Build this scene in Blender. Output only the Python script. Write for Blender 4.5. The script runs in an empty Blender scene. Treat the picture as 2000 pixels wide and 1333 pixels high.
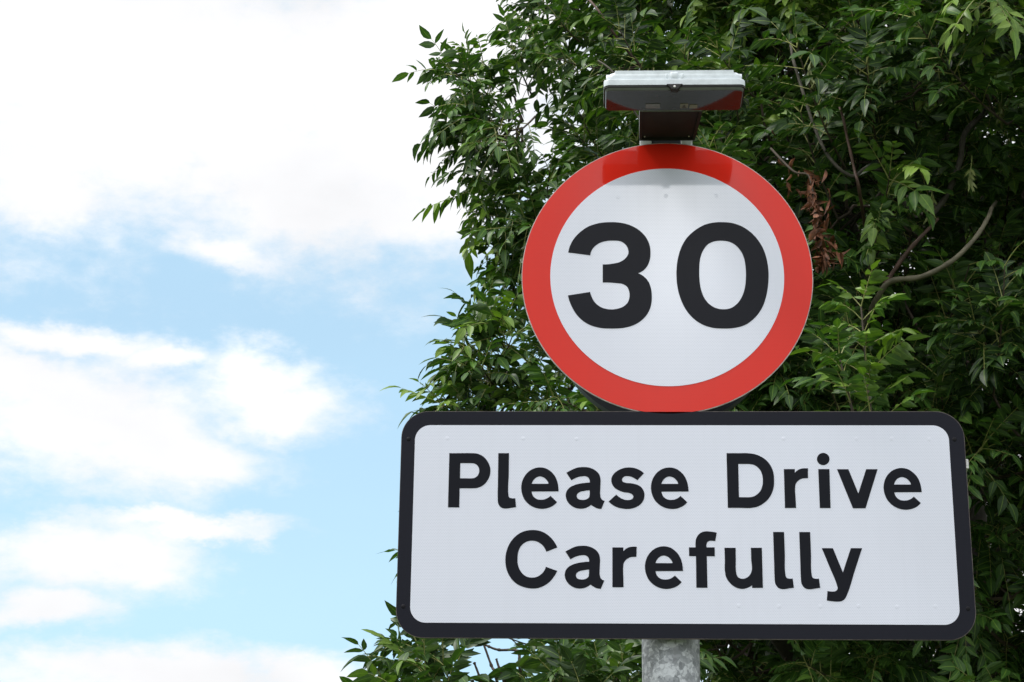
import bpy, bmesh, math, random
import numpy as np
from mathutils import Vector, Matrix

random.seed(7)
rng = np.random.default_rng(11)
scene = bpy.context.scene
COL = scene.collection
ZC = 3.12          # height of the centre of the round sign above the verge


# ------------------------------------------------------------------ helpers
def tag(o, label=None, cat=None, kind=None, group=None):
    if label: o['label'] = label
    if cat: o['category'] = cat
    if kind: o['kind'] = kind
    if group: o['group'] = group
    return o


def empty(name, loc, label, cat, group=None):
    o = bpy.data.objects.new(name, None)
    COL.objects.link(o)
    o.location = loc
    o.empty_display_size = 0.2
    return tag(o, label, cat, group=group)


def link(name, me, mats, parent=None, smooth=False):
    """Link a mesh (in world coordinates) as one object under parent."""
    o = bpy.data.objects.new(name, me)
    for m in (mats if isinstance(mats, (list, tuple)) else [mats]):
        me.materials.append(m)
    COL.objects.link(o)
    if parent:
        o.parent = parent
        off = Vector((0, 0, 0))
        q = parent
        while q:
            off += q.location
            q = q.parent
        o.location = -off
    if smooth:
        me.polygons.foreach_set('use_smooth', [True] * len(me.polygons))
    return o


def bm_obj(name, bm, mats, parent=None, smooth=False):
    bmesh.ops.recalc_face_normals(bm, faces=bm.faces)
    me = bpy.data.meshes.new(name)
    bm.to_mesh(me)
    bm.free()
    return link(name, me, mats, parent, smooth)


def smooth_by_angle(o, deg=35):
    me = o.data
    me.polygons.foreach_set('use_smooth', [True] * len(me.polygons))
    bm = bmesh.new()
    bm.from_mesh(me)
    for e in bm.edges:
        if len(e.link_faces) == 2:
            e.smooth = e.calc_face_angle(0) < math.radians(deg)
    bm.to_mesh(me)
    bm.free()


def add_prism(bm, pts, y0, y1, bevel=0.0, seg=2):
    """Extrude an outline of (x, z) points from y0 (front) to y1 (back)."""
    f = [bm.verts.new((x, y0, z)) for x, z in pts]
    b = [bm.verts.new((x, y1, z)) for x, z in pts]
    faces = [bm.faces.new(f), bm.faces.new(b[::-1])]
    n = len(pts)
    for i in range(n):
        faces.append(bm.faces.new((f[i], b[i], b[(i + 1) % n], f[(i + 1) % n])))
    if bevel:
        ed = [e for e in faces[0].edges]
        bmesh.ops.bevel(bm, geom=ed, offset=bevel, segments=seg, affect='EDGES', profile=0.6)


def round_rect(x0, x1, z0, z1, r, n=14):
    pts = []
    for cx, cz, a0 in ((x1 - r, z1 - r, 0), (x0 + r, z1 - r, 90), (x0 + r, z0 + r, 180), (x1 - r, z0 + r, 270)):
        for k in range(n + 1):
            a = math.radians(a0 + 90 * k / n)
            pts.append((cx + r * math.cos(a), cz + r * math.sin(a)))
    return pts


def circle_pts(cx, cz, r, n=160):
    return [(cx + r * math.cos(2 * math.pi * k / n), cz + r * math.sin(2 * math.pi * k / n)) for k in range(n)]


def add_box(bm, lo, hi, bevel=0.0, seg=2):
    r = bmesh.ops.create_cube(bm, size=1.0)
    vs = r['verts']
    for v in vs:
        v.co = Vector([lo[i] + (v.co[i] + 0.5) * (hi[i] - lo[i]) for i in range(3)])
    if bevel:
        es = list({e for v in vs for e in v.link_edges})
        bmesh.ops.bevel(bm, geom=es, offset=bevel, segments=seg, affect='EDGES', profile=0.5)


def add_tube(bm, pts, radii, sides=8, wob=0.0):
    """A tapering limb through points."""
    pts = [Vector(p) for p in pts]
    rings = []
    ref = Vector((0.3, 0.2, 1.0)).normalized()
    for i, p in enumerate(pts):
        t = (pts[min(i + 1, len(pts) - 1)] - pts[max(i - 1, 0)]).normalized()
        a = t.cross(ref)
        if a.length < 0.05:
            a = t.cross(Vector((1, 0, 0)))
        a.normalize()
        b = t.cross(a)
        ring = []
        for k in range(sides):
            th = 2 * math.pi * k / sides
            r = radii[i] * (1 + wob * (random.random() - 0.5))
            ring.append(bm.verts.new(p + a * (r * math.cos(th)) + b * (r * math.sin(th))))
        rings.append(ring)
    for i in range(len(rings) - 1):
        for k in range(sides):
            bm.faces.new((rings[i][k], rings[i][(k + 1) % sides], rings[i + 1][(k + 1) % sides], rings[i + 1][k]))
    bm.faces.new(rings[0][::-1])
    bm.faces.new(rings[-1])


def spline(pts, per=6):
    """Catmull-Rom through points (any dimension)."""
    P = [np.array(p, float) for p in pts]
    out = []
    for i in range(len(P) - 1):
        p0 = P[max(i - 1, 0)]; p1 = P[i]; p2 = P[i + 1]; p3 = P[min(i + 2, len(P) - 1)]
        for k in range(per):
            t = k / per
            out.append(0.5 * ((2 * p1) + (p2 - p0) * t + (2 * p0 - 5 * p1 + 4 * p2 - p3) * t * t + (3 * p1 - p0 - 3 * p2 + p3) * t ** 3))
    out.append(P[-1])
    return out


# ------------------------------------------------------------------ materials
def new_mat(name):
    m = bpy.data.materials.new(name)
    m.use_nodes = True
    nt = m.node_tree
    return m, nt, nt.nodes['Principled BSDF']


def N(nt, typ, **kw):
    n = nt.nodes.new(typ)
    for k, v in kw.items():
        setattr(n, k, v)
    return n


def mathn(nt, op, a, b=None, c=None, clamp=False):
    n = nt.nodes.new('ShaderNodeMath')
    n.operation = op
    n.use_clamp = clamp
    for i, v in enumerate((a, b, c)):
        if v is None:
            continue
        if isinstance(v, (int, float)):
            n.inputs[i].default_value = v
        else:
            nt.links.new(v, n.inputs[i])
    return n.outputs[0]


def mixc(nt, fac, a, b, blend='MIX'):
    n = nt.nodes.new('ShaderNodeMix')
    n.data_type = 'RGBA'
    n.blend_type = blend
    for sock, v in ((n.inputs['Factor'], fac), (n.inputs[6], a), (n.inputs[7], b)):
        if isinstance(v, (int, float)):
            sock.default_value = v
        elif isinstance(v, tuple):
            sock.default_value = (*v, 1.0)
        else:
            nt.links.new(v, sock)
    return n.outputs[2]


def film(name, col, dot_col, dots, spec, rough, coat, coat_rough, coat_ior=1.5):
    """Prismatic sign sheeting: a fine hexagonal cell lattice under a clear coat, lightly weathered."""
    m, nt, p = new_mat(name)
    L = nt.links
    tc = N(nt, 'ShaderNodeTexCoord')
    sep = N(nt, 'ShaderNodeSeparateXYZ')
    L.new(tc.outputs['Object'], sep.inputs[0])
    x, z = sep.outputs[0], sep.outputs[2]
    k = 2 * math.pi / 0.0029
    s = None
    for a in (90, 30, 150):
        u = mathn(nt, 'ADD', mathn(nt, 'MULTIPLY', x, k * math.cos(math.radians(a))),
                  mathn(nt, 'MULTIPLY', z, k * math.sin(math.radians(a))))
        cs = mathn(nt, 'COSINE', u)
        s = cs if s is None else mathn(nt, 'ADD', s, cs)
    cell = mathn(nt, 'MULTIPLY_ADD', s, 1 / 4.5, 1.5 / 4.5, clamp=True)
    cell = mathn(nt, 'POWER', cell, 2.0)
    f = mathn(nt, 'MULTIPLY', cell, dots)
    n1 = N(nt, 'ShaderNodeTexNoise')
    n1.inputs['Scale'].default_value = 5.0
    n1.inputs['Detail'].default_value = 6.0
    n1.inputs['Roughness'].default_value = 0.65
    L.new(tc.outputs['Object'], n1.inputs['Vector'])
    mp = N(nt, 'ShaderNodeMapping')
    mp.inputs['Scale'].default_value = (60.0, 60.0, 2.2)
    L.new(tc.outputs['Object'], mp.inputs['Vector'])
    n2 = N(nt, 'ShaderNodeTexNoise')
    n2.inputs['Scale'].default_value = 1.0
    n2.inputs['Detail'].default_value = 5.0
    L.new(mp.outputs[0], n2.inputs['Vector'])
    run = mathn(nt, 'MULTIPLY_ADD', n2.outputs[0], 2.4, -1.2, clamp=True)
    grime = mathn(nt, 'MULTIPLY_ADD', n1.outputs[0], 0.9, -0.36, clamp=True)
    grime = mathn(nt, 'ADD', grime, mathn(nt, 'MULTIPLY', run, 0.35))
    c = mixc(nt, f, col, dot_col)
    c = mixc(nt, mathn(nt, 'MULTIPLY', grime, 0.35), c, tuple(v * 0.7 for v in col))
    L.new(c, p.inputs['Base Color'])
    p.inputs['Roughness'].default_value = rough
    p.inputs['Specular IOR Level'].default_value = spec
    p.inputs['Coat Weight'].default_value = coat
    p.inputs['Coat IOR'].default_value = coat_ior
    L.new(mathn(nt, 'MULTIPLY_ADD', grime, 0.10, coat_rough), p.inputs['Coat Roughness'])
    return m


M = {}
M['white_film'] = film('white sheeting', (0.675, 0.70, 0.815), (0.28, 0.345, 0.44), 0.7, 0.1, 0.5, 1.0, 0.055, 1.85)
M['red_film'] = film('red sheeting', (0.66, 0.019, 0.007), (0.46, 0.010, 0.004), 0.6, 0.05, 0.5, 0.66, 0.05)
M['black_film'] = film('black sheeting', (0.007, 0.008, 0.015), (0.022, 0.023, 0.030), 0.4, 0.05, 0.5, 0.18, 0.12)
M['black_letter'] = film('black vinyl', (0.009, 0.010, 0.015), (0.018, 0.019, 0.024), 0.4, 0.03, 0.5, 0.09, 0.14)
M['black_digit'] = film('black printed film', (0.006, 0.007, 0.012), (0.022, 0.023, 0.027), 0.4, 0.05, 0.5, 0.18, 0.16)


def simple(name, col, rough=0.5, metal=0.0, spec=0.5, noise=0.0, scale=30.0, coat=0.0, bump=0.0):
    m, nt, p = new_mat(name)
    p.inputs['Roughness'].default_value = rough
    p.inputs['Metallic'].default_value = metal
    p.inputs['Specular IOR Level'].default_value = spec
    p.inputs['Coat Weight'].default_value = coat
    tc = N(nt, 'ShaderNodeTexCoord')
    n1 = N(nt, 'ShaderNodeTexNoise')
    n1.inputs['Scale'].default_value = scale
    n1.inputs['Detail'].default_value = 7.0
    n1.inputs['Roughness'].default_value = 0.65
    nt.links.new(tc.outputs['Object'], n1.inputs['Vector'])
    r = N(nt, 'ShaderNodeValToRGB')
    r.color_ramp.elements[0].position = 0.3
    r.color_ramp.elements[1].position = 0.7
    r.color_ramp.elements[0].color = (*[v * (1 - noise) for v in col], 1)
    r.color_ramp.elements[1].color = (*[min(1, v * (1 + noise)) for v in col], 1)
    nt.links.new(n1.outputs[0], r.inputs[0])
    nt.links.new(r.outputs[0], p.inputs['Base Color'])
    if bump:
        b = N(nt, 'ShaderNodeBump')
        b.inputs['Strength'].default_value = bump
        b.inputs['Distance'].default_value = 0.004
        nt.links.new(n1.outputs[0], b.inputs['Height'])
        nt.links.new(b.outputs[0], p.inputs['Normal'])
    return m


M['edge'] = simple('worn aluminium edge', (0.42, 0.36, 0.35), 0.55, 0.3, noise=0.5, scale=60)
M['dark_edge'] = simple('dark worn plate edge', (0.10, 0.085, 0.08), 0.6, 0.2, noise=0.7, scale=45)
M['housing'] = simple('pale weathered lamp cover', (0.56, 0.62, 0.66), 0.4, noise=0.16, scale=38, coat=0.2)
M['lip'] = simple('grey lens lip', (0.15, 0.155, 0.16), 0.3, noise=0.15, scale=60)
M['gasket'] = simple('black rubber gasket', (0.010, 0.010, 0.010), 0.7, noise=0.3, scale=80)
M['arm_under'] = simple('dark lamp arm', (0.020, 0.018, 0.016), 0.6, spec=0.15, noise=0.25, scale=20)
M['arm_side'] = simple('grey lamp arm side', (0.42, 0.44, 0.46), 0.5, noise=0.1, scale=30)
M['bracket'] = simple('pale mounting bracket', (0.55, 0.58, 0.60), 0.5, noise=0.15, scale=60)
M['drum'] = simple('dark grey back plate', (0.020, 0.026, 0.034), 0.6, noise=0.25, scale=25)
M['bolt'] = simple('dark bolt head', (0.007, 0.007, 0.010), 0.6, spec=0.15, noise=0.2, scale=90)
M['stud'] = simple('pale weld stud under sheeting', (0.66, 0.69, 0.72), 0.4, noise=0.1, scale=90, coat=0.4)
M['rail'] = simple('pale aluminium rail', (0.50, 0.50, 0.49), 0.45, 0.5, noise=0.35, scale=120)
M['sticker'] = simple('faded lamp sticker', (0.22, 0.21, 0.17), 0.6, noise=0.3, scale=200)
M['warning'] = simple('dark sticker print', (0.05, 0.05, 0.045), 0.6, noise=0.3, scale=200)


def lens_mat():
    m, nt, p = new_mat('smoky clear lens')
    p.inputs['Roughness'].default_value = 0.06
    p.inputs['Specular IOR Level'].default_value = 0.25
    tc = N(nt, 'ShaderNodeTexCoord')
    n1 = N(nt, 'ShaderNodeTexNoise')
    n1.inputs['Scale'].default_value = 40
    n1.inputs['Detail'].default_value = 6
    nt.links.new(tc.outputs['Object'], n1.inputs['Vector'])
    c = mixc(nt, n1.outputs[0], (0.024, 0.021, 0.021), (0.046, 0.040, 0.040))
    nt.links.new(c, p.inputs['Base Color'])
    return m


M['lens'] = lens_mat()


def galv_mat():
    """Galvanised steel: crystal spangle patches, pale streaks."""
    m, nt, p = new_mat('galvanised steel')
    L = nt.links
    tc = N(nt, 'ShaderNodeTexCoord')
    nz = N(nt, 'ShaderNodeTexNoise')
    nz.inputs['Scale'].default_value = 55
    nz.inputs['Detail'].default_value = 4
    L.new(tc.outputs['Object'], nz.inputs['Vector'])
    vm = N(nt, 'ShaderNodeVectorMath', operation='MULTIPLY_ADD')
    vm.inputs[1].default_value = (0.022, 0.022, 0.022)
    L.new(nz.outputs['Color'], vm.inputs[0])
    L.new(tc.outputs['Object'], vm.inputs[2])
    v1 = N(nt, 'ShaderNodeTexVoronoi')
    v1.inputs['Scale'].default_value = 75
    L.new(vm.outputs[0], v1.inputs['Vector'])
    v2 = N(nt, 'ShaderNodeTexVoronoi')
    v2.inputs['Scale'].default_value = 170
    L.new(vm.outputs[0], v2.inputs['Vector'])
    s1 = N(nt, 'ShaderNodeSeparateColor'); L.new(v1.outputs['Color'], s1.inputs[0])
    s2 = N(nt, 'ShaderNodeSeparateColor'); L.new(v2.outputs['Color'], s2.inputs[0])
    big = N(nt, 'ShaderNodeTexNoise')
    big.inputs['Scale'].default_value = 22
    big.inputs['Detail'].default_value = 5
    L.new(tc.outputs['Object'], big.inputs['Vector'])
    f = mathn(nt, 'ADD', mathn(nt, 'MULTIPLY', s1.outputs[0], 0.55), mathn(nt, 'MULTIPLY', s2.outputs[1], 0.38))
    f = mathn(nt, 'ADD', f, mathn(nt, 'MULTIPLY', big.outputs[0], 0.35))
    r = N(nt, 'ShaderNodeValToRGB')
    cr = r.color_ramp
    cr.elements[0].position = 0.30; cr.elements[0].color = (0.17, 0.185, 0.20, 1)
    cr.elements[1].position = 0.95; cr.elements[1].color = (0.52, 0.55, 0.58, 1)
    e = cr.elements.new(0.62); e.color = (0.27, 0.29, 0.31, 1)
    L.new(f, r.inputs[0])
    mp = N(nt, 'ShaderNodeMapping')
    mp.inputs['Scale'].default_value = (70.0, 70.0, 6.0)
    L.new(tc.outputs['Object'], mp.inputs['Vector'])
    st = N(nt, 'ShaderNodeTexNoise')
    st.inputs['Scale'].default_value = 1.0
    st.inputs['Detail'].default_value = 4
    L.new(mp.outputs[0], st.inputs['Vector'])
    run = mathn(nt, 'MULTIPLY_ADD', st.outputs[0], 3.0, -1.65, clamp=True)
    cc = mixc(nt, mathn(nt, 'MULTIPLY', run, 0.28), r.outputs[0], (0.17, 0.155, 0.135))
    L.new(cc, p.inputs['Base Color'])
    p.inputs['Metallic'].default_value = 0.35
    L.new(mathn(nt, 'MULTIPLY_ADD', s1.outputs[1], 0.25, 0.42), p.inputs['Roughness'])
    return m


M['galv'] = galv_mat()


def leaf_mat(name, dark, mid, young, back, trans=0.22):
    m, nt, p = new_mat(name)
    L = nt.links
    at = N(nt, 'ShaderNodeAttribute', attribute_name='tone')
    sp = N(nt, 'ShaderNodeSeparateXYZ')
    L.new(at.outputs['Vector'], sp.inputs[0])
    tc = N(nt, 'ShaderNodeTexCoord')
    nz = N(nt, 'ShaderNodeTexNoise')
    nz.inputs['Scale'].default_value = 90
    nz.inputs['Detail'].default_value = 3
    L.new(tc.outputs['Object'], nz.inputs['Vector'])
    t = mathn(nt, 'MULTIPLY_ADD', nz.outputs[0], 0.35, mathn(nt, 'SUBTRACT', sp.outputs[0], 0.17), clamp=True)
    r = N(nt, 'ShaderNodeValToRGB')
    cr = r.color_ramp
    cr.elements[0].position = 0.0; cr.elements[0].color = (*dark, 1)
    cr.elements[1].position = 1.0; cr.elements[1].color = (*young, 1)
    e = cr.elements.new(0.6); e.color = (*mid, 1)
    L.new(t, r.inputs[0])
    # midrib: paler line where the across coordinate is small
    rib = mathn(nt, 'SUBTRACT', 1.0, mathn(nt, 'MULTIPLY', mathn(nt, 'ABSOLUTE', sp.outputs[1]), 9.0), clamp=True)
    c = mixc(nt, mathn(nt, 'MULTIPLY', rib, 0.5), r.outputs[0], tuple(min(1, v * 1.9) for v in young))
    geo = N(nt, 'ShaderNodeNewGeometry')
    c2 = mixc(nt, geo.outputs['Backfacing'], c, mixc(nt, 0.5, c, back))
    L.new(c2, p.inputs['Base Color'])
    p.inputs['Roughness'].default_value = 0.46
    p.inputs['Specular IOR Level'].default_value = 0.34
    tr = N(nt, 'ShaderNodeBsdfTranslucent')
    tcx = mixc(nt, 1.0, c, (1.0, 1.25, 0.35), 'MULTIPLY')
    L.new(tcx, tr.inputs['Color'])
    mx = N(nt, 'ShaderNodeMixShader')
    mx.inputs[0].default_value = trans
    L.new(p.outputs[0], mx.inputs[1])
    L.new(tr.outputs[0], mx.inputs[2])
    L.new(mx.outputs[0], nt.nodes['Material Output'].inputs['Surface'])
    return m


M['leaf'] = leaf_mat('ash leaf', (0.010, 0.033, 0.006), (0.052, 0.128, 0.021), (0.175, 0.275, 0.040), (0.070, 0.115, 0.048))
M['shrub_leaf'] = leaf_mat('sapling leaf', (0.012, 0.034, 0.008), (0.042, 0.098, 0.020), (0.130, 0.21, 0.036), (0.075, 0.115, 0.055))
M['stalk'] = simple('yellow green leaf stalk', (0.23, 0.25, 0.075), 0.5, noise=0.35, scale=12)
M['twig'] = simple('brown twig', (0.060, 0.045, 0.032), 0.75, noise=0.4, scale=14)
M['bark'] = simple('grey brown bark', (0.060, 0.055, 0.042), 0.85, noise=0.45, scale=26, bump=0.6)
M['bark_red'] = simple('reddish young bark', (0.075, 0.042, 0.030), 0.7, noise=0.4, scale=26, bump=0.4)
M['bark_pale'] = simple('pale olive young bark', (0.115, 0.105, 0.068), 0.7, noise=0.35, scale=30, bump=0.4)
M['dead'] = simple('dead brown leaf', (0.115, 0.038, 0.013), 0.75, noise=0.95, scale=45)
M['key'] = simple('green ash keys', (0.12, 0.15, 0.035), 0.55, noise=0.4, scale=30)
M['grass'] = simple('verge grass', (0.060, 0.085, 0.030), 0.9, noise=0.5, scale=3, bump=0.5)
GLYPHS = {
 'P': [[(-441.1,-381.9,1),(-420.8,-381.9,0),(-395.1,-381.9,0),(-387.3,-382.4,0),(-379.6,-384.8,0),(-370.5,-390.8,0),(-363.3,-400.1,0),(-359.3,-409.4,0),(-358,-418.1,0),(-358.9,-427.4,0),(-362.7,-437.3,0),(-369,-445.7,0),(-377.2,-451.5,0),(-385.4,-454.3,0),(-391.2,-454.8,0),(-406.5,-454.8,0),(-418.8,-454.9,1),(-418.9,-494.1,1),(-441.4,-494.1,1)],[(-418.7,-402.7,1),(-407.5,-402.7,0),(-396,-402.7,0),(-390.8,-403.4,0),(-385,-406.8,0),(-381.4,-412.5,0),(-380.4,-418.8,0),(-381.5,-424.7,0),(-384.6,-429.8,0),(-389.6,-433.2,0),(-394.1,-434,0),(-406.9,-434.1,0),(-418.6,-434.1,1)]],
 'l': [[(-342.7,-381.8,1),(-321.3,-381.8,1),(-321.2,-424.7,0),(-321.2,-468.3,0),(-320.7,-471.5,0),(-318.7,-474,0),(-315.5,-475,0),(-307.6,-474.9,1),(-305.8,-493.3,1),(-316.6,-495,0),(-324.2,-496.2,0),(-329.3,-496.1,0),(-335.7,-493.9,0),(-339.8,-489.3,0),(-342.2,-482.8,0),(-342.6,-476.2,0),(-342.7,-444.6,0),(-342.7,-411.4,0)]],
 'e': [[(-221.6,-460.8,1),(-222.3,-449.6,0),(-224.6,-439.1,0),(-229.1,-429.2,0),(-236.2,-420.6,0),(-245.8,-413.9,0),(-258.6,-411.3,0),(-271.4,-413.7,0),(-282.2,-420.6,0),(-290.5,-431.2,0),(-294.8,-442.5,0),(-296,-455,0),(-293.9,-466.9,0),(-288.1,-479.4,0),(-279.1,-488.5,0),(-267,-494.7,0),(-254.2,-496.7,0),(-242.8,-495,0),(-232.6,-490.4,0),(-224.5,-482.9,1),(-237.7,-469.8,1),(-242.9,-474.2,0),(-249.3,-477.1,0),(-256.9,-478,0),(-264.5,-476.7,0),(-270.7,-472.4,0),(-274.2,-466.2,0),(-275,-461.2,1)],[(-275,-445.2,1),(-272.5,-439.1,0),(-267.4,-433.2,0),(-259.1,-430,0),(-251.5,-432.1,0),(-245.7,-437.1,0),(-242.7,-441.7,0),(-241.8,-445.2,1)]],
 'a': [[(-206.1,-422.2,1),(-195.9,-416.5,0),(-185.1,-411.9,0),(-172.9,-410.4,0),(-161.4,-411.4,0),(-150.6,-415.8,0),(-143.5,-421.7,0),(-139.7,-427.7,0),(-138.3,-433.6,0),(-138.3,-450.8,0),(-138.3,-470.5,0),(-137.3,-474.5,0),(-134.5,-478,0),(-129.7,-480.1,1),(-136.5,-496.5,1),(-143.7,-495.7,0),(-151.3,-492.2,0),(-156.8,-488.3,1),(-161.5,-491.8,0),(-169.1,-495.3,0),(-177.4,-496.3,0),(-186.9,-494.9,0),(-195.8,-490.3,0),(-202.8,-483.1,0),(-206.6,-474.6,0),(-207.3,-467.4,0),(-205.4,-460.1,0),(-200.3,-453.5,0),(-192,-448.5,0),(-180.6,-444.9,0),(-169.1,-443.2,0),(-159.5,-442.4,1),(-159.9,-437,0),(-162.7,-432.1,0),(-167.2,-429.7,0),(-172.9,-429.5,0),(-181.8,-431.1,0),(-189.5,-434.1,0),(-196.1,-438,1)],[(-159.8,-458.3,1),(-170.4,-459.8,0),(-179.3,-462.1,0),(-183.7,-465.4,0),(-185.3,-470,0),(-184.4,-473.9,0),(-181.2,-476.9,0),(-175.5,-478.1,0),(-169.1,-477.8,0),(-164,-475.8,0),(-160.8,-472.6,0),(-159.9,-468,0)]],
 's': [[(-51.5,-423.1,1),(-59.3,-417,0),(-69.5,-412.6,0),(-79.7,-411.2,0),(-89.9,-412,0),(-101.4,-416.4,0),(-110.4,-423,0),(-115.5,-431,0),(-116.6,-438.9,0),(-114.9,-446.1,0),(-110.5,-452.7,0),(-102.9,-458,0),(-91.5,-462.3,0),(-81.3,-463.9,0),(-75.6,-466.5,0),(-73,-471.1,0),(-74.4,-475,0),(-78.9,-477.6,0),(-85.3,-478.3,0),(-94.1,-476.4,0),(-101.7,-471.8,0),(-107,-467.2,1),(-122.1,-481.4,1),(-114.5,-488.2,0),(-104.4,-493.4,0),(-93,-496,0),(-80.3,-496.4,0),(-68.9,-493.3,0),(-58.7,-486.8,0),(-52.3,-476.9,0),(-50.9,-467.7,0),(-52.7,-458.5,0),(-57.7,-451.3,0),(-65.9,-446.5,0),(-76.1,-444.1,0),(-87.6,-442.8,0),(-93.9,-440.2,0),(-95.2,-436.9,0),(-93.9,-432.9,0),(-90,-429.9,0),(-84.3,-429.1,0),(-77.3,-430.2,0),(-70.9,-433.3,0),(-64.9,-437.6,1)]],
 'D': [[(113.6,-381.3,1),(136.3,-381.3,0),(158,-381.5,0),(168.1,-382.9,0),(179.5,-387.1,0),(190.7,-394.5,0),(199.9,-406,0),(205.2,-419.9,0),(206.5,-436.4,0),(205.2,-451.5,0),(200.6,-465.3,0),(193.3,-476.4,0),(182.9,-485.6,0),(171.4,-491.5,0),(160.6,-493.8,0),(136,-493.8,0),(113.5,-493.9,1)],[(136.4,-403.7,1),(147.2,-403.7,0),(158.6,-403.8,0),(166.2,-405.2,0),(174.3,-410,0),(180.5,-418,0),(183.6,-428.5,0),(184.1,-438.4,0),(182.7,-448.9,0),(178.7,-458.8,0),(172.1,-466,0),(164.4,-470.6,0),(158.1,-471.9,0),(146.7,-472,0),(136.1,-472,1)]],
 'r': [[(226.5,-414.1,1),(248.1,-414,1),(248.1,-421.7,1),(252.2,-417.5,0),(258.6,-413.9,0),(266.3,-412.4,0),(274.4,-412.7,1),(273.6,-433,1),(266.8,-433,0),(260.4,-434.3,0),(253.3,-438.9,0),(249,-444.9,0),(247.6,-452.8,0),(247.7,-472.4,0),(248,-493.8,1),(226.1,-493.9,1)]],
 'i': [[(294.6,-414,1),(316.7,-413.9,1),(315.8,-493.8,1),(294.7,-493.9,1)],[(317.7,-393.2,0),(317,-397.1,0),(315.1,-400.6,0),(312.2,-403.4,0),(308.7,-405.1,0),(304.8,-405.8,0),(301,-405.2,0),(297.6,-403.4,0),(295,-400.6,0),(293.3,-397.1,0),(292.9,-393.2,0),(293.6,-389.3,0),(295.5,-385.8,0),(298.4,-383,0),(301.9,-381.2,0),(305.8,-380.6,0),(309.6,-381.2,0),(313,-383,0),(315.7,-385.8,0),(317.3,-389.3,0)]],
 'v': [[(331.7,-414.2,1),(354.2,-414.2,1),(371.6,-463.9,1),(389.3,-414.1,1),(412,-414.1,1),(384.5,-494.2,1),(359.7,-494.2,1)]],
 'C': [[(-223.5,-575.1,1),(-228.5,-565.3,0),(-237.4,-554.3,0),(-247.6,-546.3,0),(-260.3,-541.1,0),(-272.9,-539.9,0),(-286.9,-541.7,0),(-299.5,-547.3,0),(-310.1,-556.5,0),(-318.2,-568.1,0),(-323.8,-583,0),(-325.8,-598.5,0),(-325,-611.4,0),(-320.7,-626.1,0),(-313,-638.9,0),(-303.5,-647.9,0),(-290.8,-654.2,0),(-277,-657.3,0),(-263.2,-657,0),(-250.7,-652.8,0),(-239.4,-645.1,0),(-230.1,-634.2,0),(-223.6,-622.1,1),(-245.9,-614,1),(-249,-621.4,0),(-254.6,-628.5,0),(-262.1,-633.6,0),(-272.1,-635.8,0),(-282.2,-634.3,0),(-290.4,-629.2,0),(-296.8,-620.9,0),(-300.5,-611.3,0),(-301.8,-599.1,0),(-300.7,-585.5,0),(-296.7,-574.6,0),(-290.4,-567.4,0),(-281.6,-562.7,0),(-272.8,-561.5,0),(-263.9,-563.2,0),(-256.3,-567.6,0),(-249.3,-575.1,0),(-245.1,-583.7,1)]],
 'f': [[(90.7,-544.2,1),(87.2,-561.4,1),(81.5,-560.8,0),(76.5,-561,0),(72.1,-563.2,0),(70.1,-567.7,0),(70.1,-574,1),(85.9,-574,1),(85.7,-591.9,1),(70.1,-591.9,1),(70.1,-654.8,1),(48.4,-654.9,1),(48.8,-592,1),(35.4,-591.7,1),(35.4,-574.1,1),(48.2,-574.1,1),(48.4,-565.2,0),(49.2,-558.1,0),(52.2,-551.6,0),(57.3,-545.8,0),(63,-542.8,0),(69.4,-541.6,0),(78.2,-542.1,0)]],
 'u': [[(104.9,-574.8,1),(126.8,-574.8,1),(126.7,-597.1,0),(126.6,-623.2,0),(127.5,-628.6,0),(130.7,-634,0),(135.9,-636.4,0),(141.1,-636.5,0),(147.9,-633.9,0),(153.3,-629,0),(156.5,-622.4,0),(156.7,-597,0),(156.6,-574.7,1),(178.2,-574.6,1),(178,-654.7,1),(157.1,-654.8,1),(156.9,-649.8,1),(150.4,-653.7,0),(143.6,-656.2,0),(136.1,-656.8,0),(127.9,-655,0),(119.1,-650,0),(111.8,-642.4,0),(107,-634,0),(105.1,-624.8,0),(105.2,-597.2,0)]],
 'y': [[(295.3,-575,1),(317.1,-575,1),(334.5,-623.3,1),(352,-574.9,1),(374.1,-574.8,1),(357.7,-620.2,0),(341.5,-666,0),(338.3,-672.8,0),(333.6,-678.1,0),(327.5,-680.9,0),(321.5,-681.4,0),(311.2,-680.5,0),(301.1,-679.3,1),(303,-660.6,1),(310.5,-661.4,0),(316.4,-661.2,0),(320.7,-659.2,0),(323.1,-654.9,0),(322.2,-650.1,0),(309.4,-613.4,0)]],
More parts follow.
